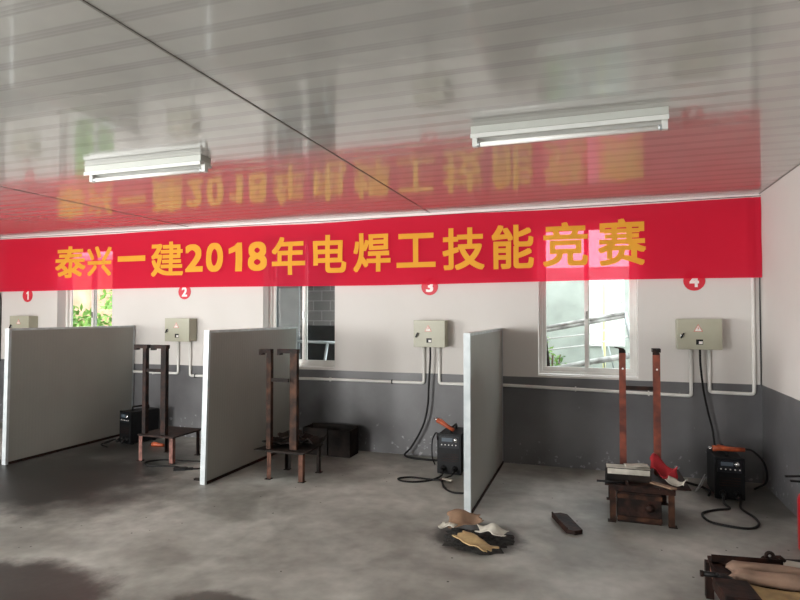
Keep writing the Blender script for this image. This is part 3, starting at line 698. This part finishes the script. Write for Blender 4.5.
tag(crumple(-1.03, 4.15, .03, .12, .08, .2, .05, 9.4, .004, 14, jag=.5).build('torn_paper', M_PAPER), 'small torn white paper at the left tip of the ash heap', 'paper')
t = thing('angle_iron_offcut', 'dark brown steel offcut lying alone on the floor right of the ash heap', 'steel offcut', (-.215, 4.60, 0), -1.18)
MB().prism([(-.19, -.055), (.15, -.06), (.19, -.01), (.17, .055), (-.16, .06), (-.2, .02)], T(0, 0, .001), .03).build('flat_flange', M_RUSTD, t)
MB().box(-.17, .17, -.062, -.054, .031, .05).build('upright_flange', M_RUSTD, t)

# ------------------------------------------------------------------ low bench with scrap, bottom right
t = thing('low_bench', 'low dark rusty steel bench piled with scrap in the bottom right corner', 'bench', (.50, 3.02, 0))
MB().prism([(.06, .08), (.98, .0), (.98, .93), (.10, .74)], T(0, 0, .20), .012).build('bench_top', M_RUSTD, t)
for lx in (.03, .92):
    for ly in (.12, .66):
        MB().box(lx+.05, lx+.05-.0+.0+.04, ly, ly+.05, 0, .20).build('leg', M_RUSTD, t)
MB().box(.12, .92, .12, .13, .14, .20).box(.10, .11, .16, .66, .14, .20).build('apron', M_RUSTM, t)
zb = .2125
t = thing('angle_iron', 'bent rusty angle iron at the back left of the low bench', 'steel offcut', (.625, 3.66, zb), .12)
MB().box(-.02, .34, -.03, .005, 0, .006).box(-.02, .34, .0, .006, .006, .045).box(-.03, .02, -.20, .0, 0.0, .006).build('flange', M_RUSTD, t)
t = thing('black_rod', 'black round bar poking out left from the low bench', 'steel bar', (.55, 3.45, zb+.017), .02)
MB().tube([(-.03, 0, 0), (.10, 0, 0)], .014, 10).build('bar', M_BLK, t)
MB().tube([(-.034, 0, 0), (-.02, 0, 0)], .0165, 10).build('tip', M_RUSTD, t)
def roll(x0, x1, y, z, r, seed, m, name, lab, cat, grp, dy=0):
    b = MB(); rings = []; n_ = 26
    for i in range(n_+1):
        u = i/n_; x = x0+(x1-x0)*u; row = []
        e = 1 if 0 < i < n_ else .35
        for k in range(20):
            a = 2*PI*k/20
            rr = (1+.22*noise.noise(Vector((x*7, math.cos(a)*1.2, math.sin(a)*1.2+seed))))*e
            px_ = x+(.03*noise.noise(Vector((a, seed, 1))) if i in (0, n_) else 0)
            row.append(b.bm.verts.new((px_, y+dy*u+1.25*r*rr*math.cos(a), z+r*.85*rr*math.sin(a))))
        rings.append(row)
    for a, c in zip(rings, rings[1:]):
        for k in range(20):
            f = b.bm.faces.new((a[k], c[k], c[(k+1)%20], a[(k+1)%20])); f.smooth = True
    b.bm.faces.new(rings[0]); b.bm.faces.new(rings[-1][::-1])
    return tag(b.build(name, m), lab, cat, grp)
roll(.66, 1.42, 3.53, zb+.038, .037, 1.0, M_BARK, 'rolled_leather', 'tan rolled leather strip at the back of the low bench', 'roll', 'tan rolls on the low bench', .03)
roll(.665, 1.42, 3.42, zb+.040, .040, 5.0, M_BARK, 'rolled_leather', 'tan rolled leather strip in front of the other on the low bench', 'roll', 'tan rolls on the low bench', .0)
tag(crumple(.89, 3.27, zb, .34, .16, -.04, .012, 3.3, .022, 6, jag=.12).build('wood_board', M_PLY), 'pale yellowish board piece at the front of the low bench', 'board')
tag(crumple(1.21, 3.27, zb, .26, .15, .1, .02, 7.3, .018, 6, jag=.2).build('wood_board', M_PLY), 'second pale board piece at the right front of the low bench', 'board')
tag(MB().box(-.07, .09, -.10, .11, 0, .06, M=T(.63, 3.21, zb, rz=.1)).build('steel_block', M_RUSTD, bevel=.006), 'dark rusty steel block at the front left corner of the low bench', 'steel block')
tag(crumple(.625, 3.345, zb, .09, .06, .3, .05, 6.6, .006, 9, jag=.4).build('black_rag', M_BLK), 'black rag between the tan rolls and the rusty block', 'rag')
# paper and tangled clamp on floor/table behind the rolls

t = thing('earth_clamp', 'dark brown clamp with curled jaws behind the tan rolls on the low bench', 'clamp', (.90, 3.715, zb))
for k, (a, c, r_) in enumerate(((0, .058, .017), (.022, .035, .014), (-.02, .03, .014))):
    MB().tube([(a+r_*math.cos(q*PI/8), .004*k-.008, c+r_*math.sin(q*PI/8)+.0) for q in range(15)], .010, 8).build('curled_jaw', M_RUSTD, t)
MB().box(-.035, .045, -.028, .008, 0, .024).build('base', M_RUSTD, t)
MB().tube([(.02, 0, .05), (.05, .0, .055), (.075, .0, .035)], .010, 8).build('handle', M_RUSTD, t)
t = thing('paper_sheet', 'white paper sheet with folded edge at the back right of the low bench', 'paper', (0, 0, 0))
crumple(1.12, 3.72, .2125, .34, .12, -.10, .01, 2.9, .003, 6, jag=.1).build('sheet', M_PAPER, t)

# ------------------------------------------------------------------ fire extinguisher by the right wall
t = thing('fire_extinguisher', 'red fire extinguisher with black hose on the floor by the right wall', 'fire extinguisher', (1.37, 4.62, 0))
MB().lathe([(.07, 0), (.078, .012), (.078, .345), (.07, .375), (.045, .395), (.025, .402), (.025, .42)], seg=28).build('cylinder', M_EXT, t)
MB().lathe([(.03, .42), (.03, .46), (.018, .47)], seg=16).build('valve', M_CHROME, t)
MB().box(-.12, .03, -.01, .01, .46, .471).box(-.10, .02, -.01, .01, .50, .511, M=T(0, 0, -.0, ry=-.1)).build('handle', M_BLK, t)
MB().tube(spline([(.02, -.02, .44), (.03, -.07, .43), (.03, -.09, .36), (.03, -.09, .20), (.02, -.088, .10)], 6), .009, 8).build('hose', M_BLK, t)

# ------------------------------------------------------------------ outside
M_GROUND = mat('outside_ground', '8d8a80', .9, col2='767268', scale=3)
M_CONC = mat('pale_render_wall', '9ba199', .85, col2='b4bab2', scale=3)
M_BRICKO = mat('orange_render', 'ac8468', .85, col2='c7a58c', scale=2)
def block_material():
    m, n, l, b = nt('grey_block_wall')
    tc = n.new('ShaderNodeTexCoord'); mp = n.new('ShaderNodeMapping'); mp.inputs['Rotation'].default_value = (PI/2, 0, 0); l.new(tc.outputs['Object'], mp.inputs['Vector'])
    br = n.new('ShaderNodeTexBrick'); br.inputs['Scale'].default_value = 1; br.inputs['Brick Width'].default_value = .28; br.inputs['Row Height'].default_value = .15; br.inputs['Mortar Size'].default_value = .006
    br.inputs['Color1'].default_value = lin('77777a'); br.inputs['Color2'].default_value = lin('69696c'); br.inputs['Mortar'].default_value = lin('a2a2a2')
    l.new(mp.outputs[0], br.inputs['Vector']); l.new(br.outputs['Color'], b.inputs['Base Color']); b.inputs['Roughness'].default_value = .6
    return m
M_BLOCK = block_material()
M_TAR = mat('tarred_wall', '151617', .7, col2='2c2d2e', scale=6)
M_LEAF = mat('leaf_green', '4f7a2c', .6, col2='83a848', scale=4)
M_STEM = mat('stem_brown', '5a4632', .8)
M_YEL = mat('yellow_paint', 'd9d596', .6)
struct(MB().box(-24, 12, YB+WT, 24, -.25, -.15).build('ground', M_GROUND))
t = thing('yard_wall', 'pale concrete yard wall seen through the right window', 'wall', (0, 8.7, -.15))
MB().box(-2.2, 5, 0, .2, 0, 2.42).build('wall_body', M_CONC, t)
wf = MB().box(-.11, -.08, -.03, .0, 1.30, 2.25).box(.36, .39, -.03, .0, 1.30, 2.25).box(-.08, .36, -.03, 0, 2.22, 2.25).box(-.08, .36, -.03, 0, 1.30, 1.33).box(-.08, .36, -.03, 0, 1.93, 1.955).box(.07, .095, -.03, 0, 1.33, 1.93).build('window_frame', M_TRIM, t)
MB().box(-.08, .36, -.008, -.002, 1.33, 2.22).build('bright_pane', mat('white_pane', 'f2f4ee', .3), wf)  # pane in one flat near-white colour
t = thing('block_wall', 'dark grey block wall seen through the middle window', 'wall', (-4.6, 7.9, -.15))
MB().box(-2.2, 1.9, 0, .2, 1.58, 2.9).build('block_courses', M_BLOCK, t)
MB().box(-2.2, 1.9, 0, .2, 0, 1.58).build('tarred_base', M_TAR, t)
t = thing('shade_roof', 'added grey roof shading the yard behind the middle window', 'roof', (-4.4, 7.3, 2.75))  # roof added to darken the yard seen through the middle window
MB().box(-1.9, 1.9, -.65, 1.2, 0, .04).build('shade_roof_sheet', M_TAR, t)
for xx in (-1.5, 1.7): MB().box(xx, xx+.08, .9, .98, -2.9, 0).build('post', M_ALU, t)  # posts of the added shade roof
tag(MB().box(-5.15, -4.10, 7.55, 7.60, -.15, 2.7).build('board', mat('added_grey_board', '9aa0a3', .6, col2='868c90', scale=3)), 'added light grey board standing outside the left half of the middle window', 'board')  # board put in to give the left pane its plain grey
t = thing('pipe_rack', 'pale pipe rack standing outside the middle window', 'rack', (-3.95, 7.25, -.15))
for xx, tl in ((-.35, .05), (-.02, .14), (.24, .22)): MB().tube([(xx, 0, 0), (xx+tl, 0, 1.36)], .022, 8).build('post', M_ALU, t)
MB().tube([(-.5, 0, 1.38), (.6, 0, 1.36)], .022, 8).build('rail', M_ALU, t)
# leaning metal frame outside the right window
M_RUSTG = mat('weathered_grey_steel', '6f6a66', .7, .1, col2='c9c8c4', scale=7)
t = thing('metal_gate_frame', 'metal bar frame leaning outside the right window', 'gate', (-.15, 7.6, -.15))
def P(px_, py_, Y=7.6):     # yard coordinates of a sight line at distance Y
    a, p = math.radians(18.6), math.radians(1.4)
    fw = Vector((-math.sin(a)*math.cos(p), math.cos(a)*math.cos(p), math.sin(p))); r = Vector((math.cos(a), math.sin(a), 0)); u = r.cross(fw)
    d = fw+r*(px_-400)/580-u*(py_-300)/580; return Vector((0, 0, 1.6))+d*(Y/d.y)
o_ = Vector(t.location)
L_ = lambda *q: [P(*a)-o_ for a in q]
MB().tube(L_((543, 328), (584, 320.5), (625, 313)), .022, 8).tube([q+Vector((0, 0, -.04)) for q in L_((543, 328), (584, 320.5), (625, 313))], .022, 8).build('top_rail', M_RUSTG, t)
MB().tube(L_((549, 370), (590, 362), (634, 355)), .036, 8).build('bottom_rail', M_RUSTG, t)
MB().tube(L_((544, 327), (549, 371)), .022, 8).build('stile', M_RUSTD, t)
MB().tube(L_((625, 312), (634, 356)), .022, 8).build('stile', M_ALU, t)
for k, yy in enumerate((339, 350)):
    MB().tube(L_((546+k, yy), (588, yy-5), (630, yy-14)), .010, 6).build('bar', M_TRIM, t)
for k, xx in enumerate((585, 602, 608)):
    MB().tube(L_((xx, 345), (xx+(3 if k < 2 else 6), 369)), .009, 6).build('loose_bar', M_ALU, t)
tag(MB().tube([(.10, 8.25, -.15), (.115, 8.25, 2.0)], .02, 8).build('yellow_pole', M_YEL), 'pale yellow pole outside the right half of the right window', 'pole')
def shrub(name, cx, cy, z0, rx, rz_, n_, lab, grp=None, ls=.05):
    t = thing(name, lab, 'plant', (cx, cy, z0))
    b = MB(); s = MB()
    for k in range(5):
        a = k*1.3; s.tube(spline([(0, 0, 0), (rx*.3*math.cos(a), rx*.3*math.sin(a), rz_*.9), (rx*.6*math.cos(a), rx*.6*math.sin(a), rz_*1.6)], 4), .008, 5)
    for k in range(n_):
        while 1:
            p = Vector((random.uniform(-1, 1), random.uniform(-1, 1), random.uniform(-1, 1)))
            if p.length < 1: break
        c = Vector((p.x*rx, p.y*rx, rz_+p.z*rz_)); 
        a = Vector((random.gauss(0, 1), random.gauss(0, 1), random.gauss(0, 1))).normalized(); d = a.orthogonal().normalized(); q = random.uniform(.6, 1.2)*ls
        e = a.cross(d)*q*.08
        vs = [b.bm.verts.new(c+w) for w in (a*q, d*q*.35+e, -a*q, -d*q*.35+e)]
        b.bm.faces.new(vs)
    b.build('foliage', M_LEAF, t); s.build('stems', M_STEM, t)
shrub('shrub', -.60, 8.0, -.15, .26, .76, 350, 'leafy green shrub behind the leaning frame in the right window', ls=.05)
shrub('shrub', -9.5, 8.6, -.15, .8, .95, 1500, 'green shrub outside the left half of the leftmost window', ls=.09)
shrub('tree', -10.9, 11.6, -.15, .9, 1.4, 700, 'loose green tree further out behind the leftmost window', ls=.12)
t = thing('house', 'pale orange house far outside the leftmost window', 'building', (-13, 14, -.15))
MB().box(-4, 2.5, 0, 3, 0, 3.4).build('walls', M_BRICKO, t); MB().box(-4.2, 2.7, -.2, 3.2, 3.4, 3.55).build('roof', M_TRIM, t)

# ------------------------------------------------------------------ light
w = bpy.data.worlds.new('overcast'); SC.world = w; w.use_nodes = True
bg = w.node_tree.nodes['Background']; bg.inputs[0].default_value = (.90, .96, 1.0, 1); bg.inputs[1].default_value = 5.5
def window_light(name, loc, rot, sx, sy, power, col=(1, .985, .96)):
    l_ = bpy.data.lights.new(name, 'AREA'); l_.shape = 'RECTANGLE'; l_.size = sx; l_.size_y = sy; l_.energy = power; l_.color = col
    o = bpy.data.objects.new(name, l_); COL.objects.link(o); o.location = loc; o.rotation_euler = rot
for (n_, a0, a1, z0, z1), pw in zip((('daylight_middle_front_window',)+NEAR[0], ('daylight_door',)+NEAR[1]), (60, 480)):
    window_light(n_, ((a0+a1)/2, YN-WT-.05, (z0+z1)/2), (PI/2, 0, 0), a1-a0, z1-z0, pw)
window_light('daylight_side_window', (XL-WT-.05, 0, 1.65), (PI/2, 0, -PI/2), 2.8, 1.5, 380)

# ------------------------------------------------------------------ camera
cam = bpy.data.cameras.new('camera'); co = bpy.data.objects.new('camera', cam); COL.objects.link(co); SC.camera = co
cam.sensor_width = 36; cam.lens = 26.1; cam.clip_start = .05
co.location = (0, 0, 1.6); co.rotation_euler = (PI/2+math.radians(1.4), 0, math.radians(18.6))
vs = SC.view_settings; vs.view_transform = 'Standard'; vs.look = 'None'; vs.gamma = 1; vs.use_curve_mapping = False; vs.exposure = 0
SC.display_settings.display_device = 'sRGB'
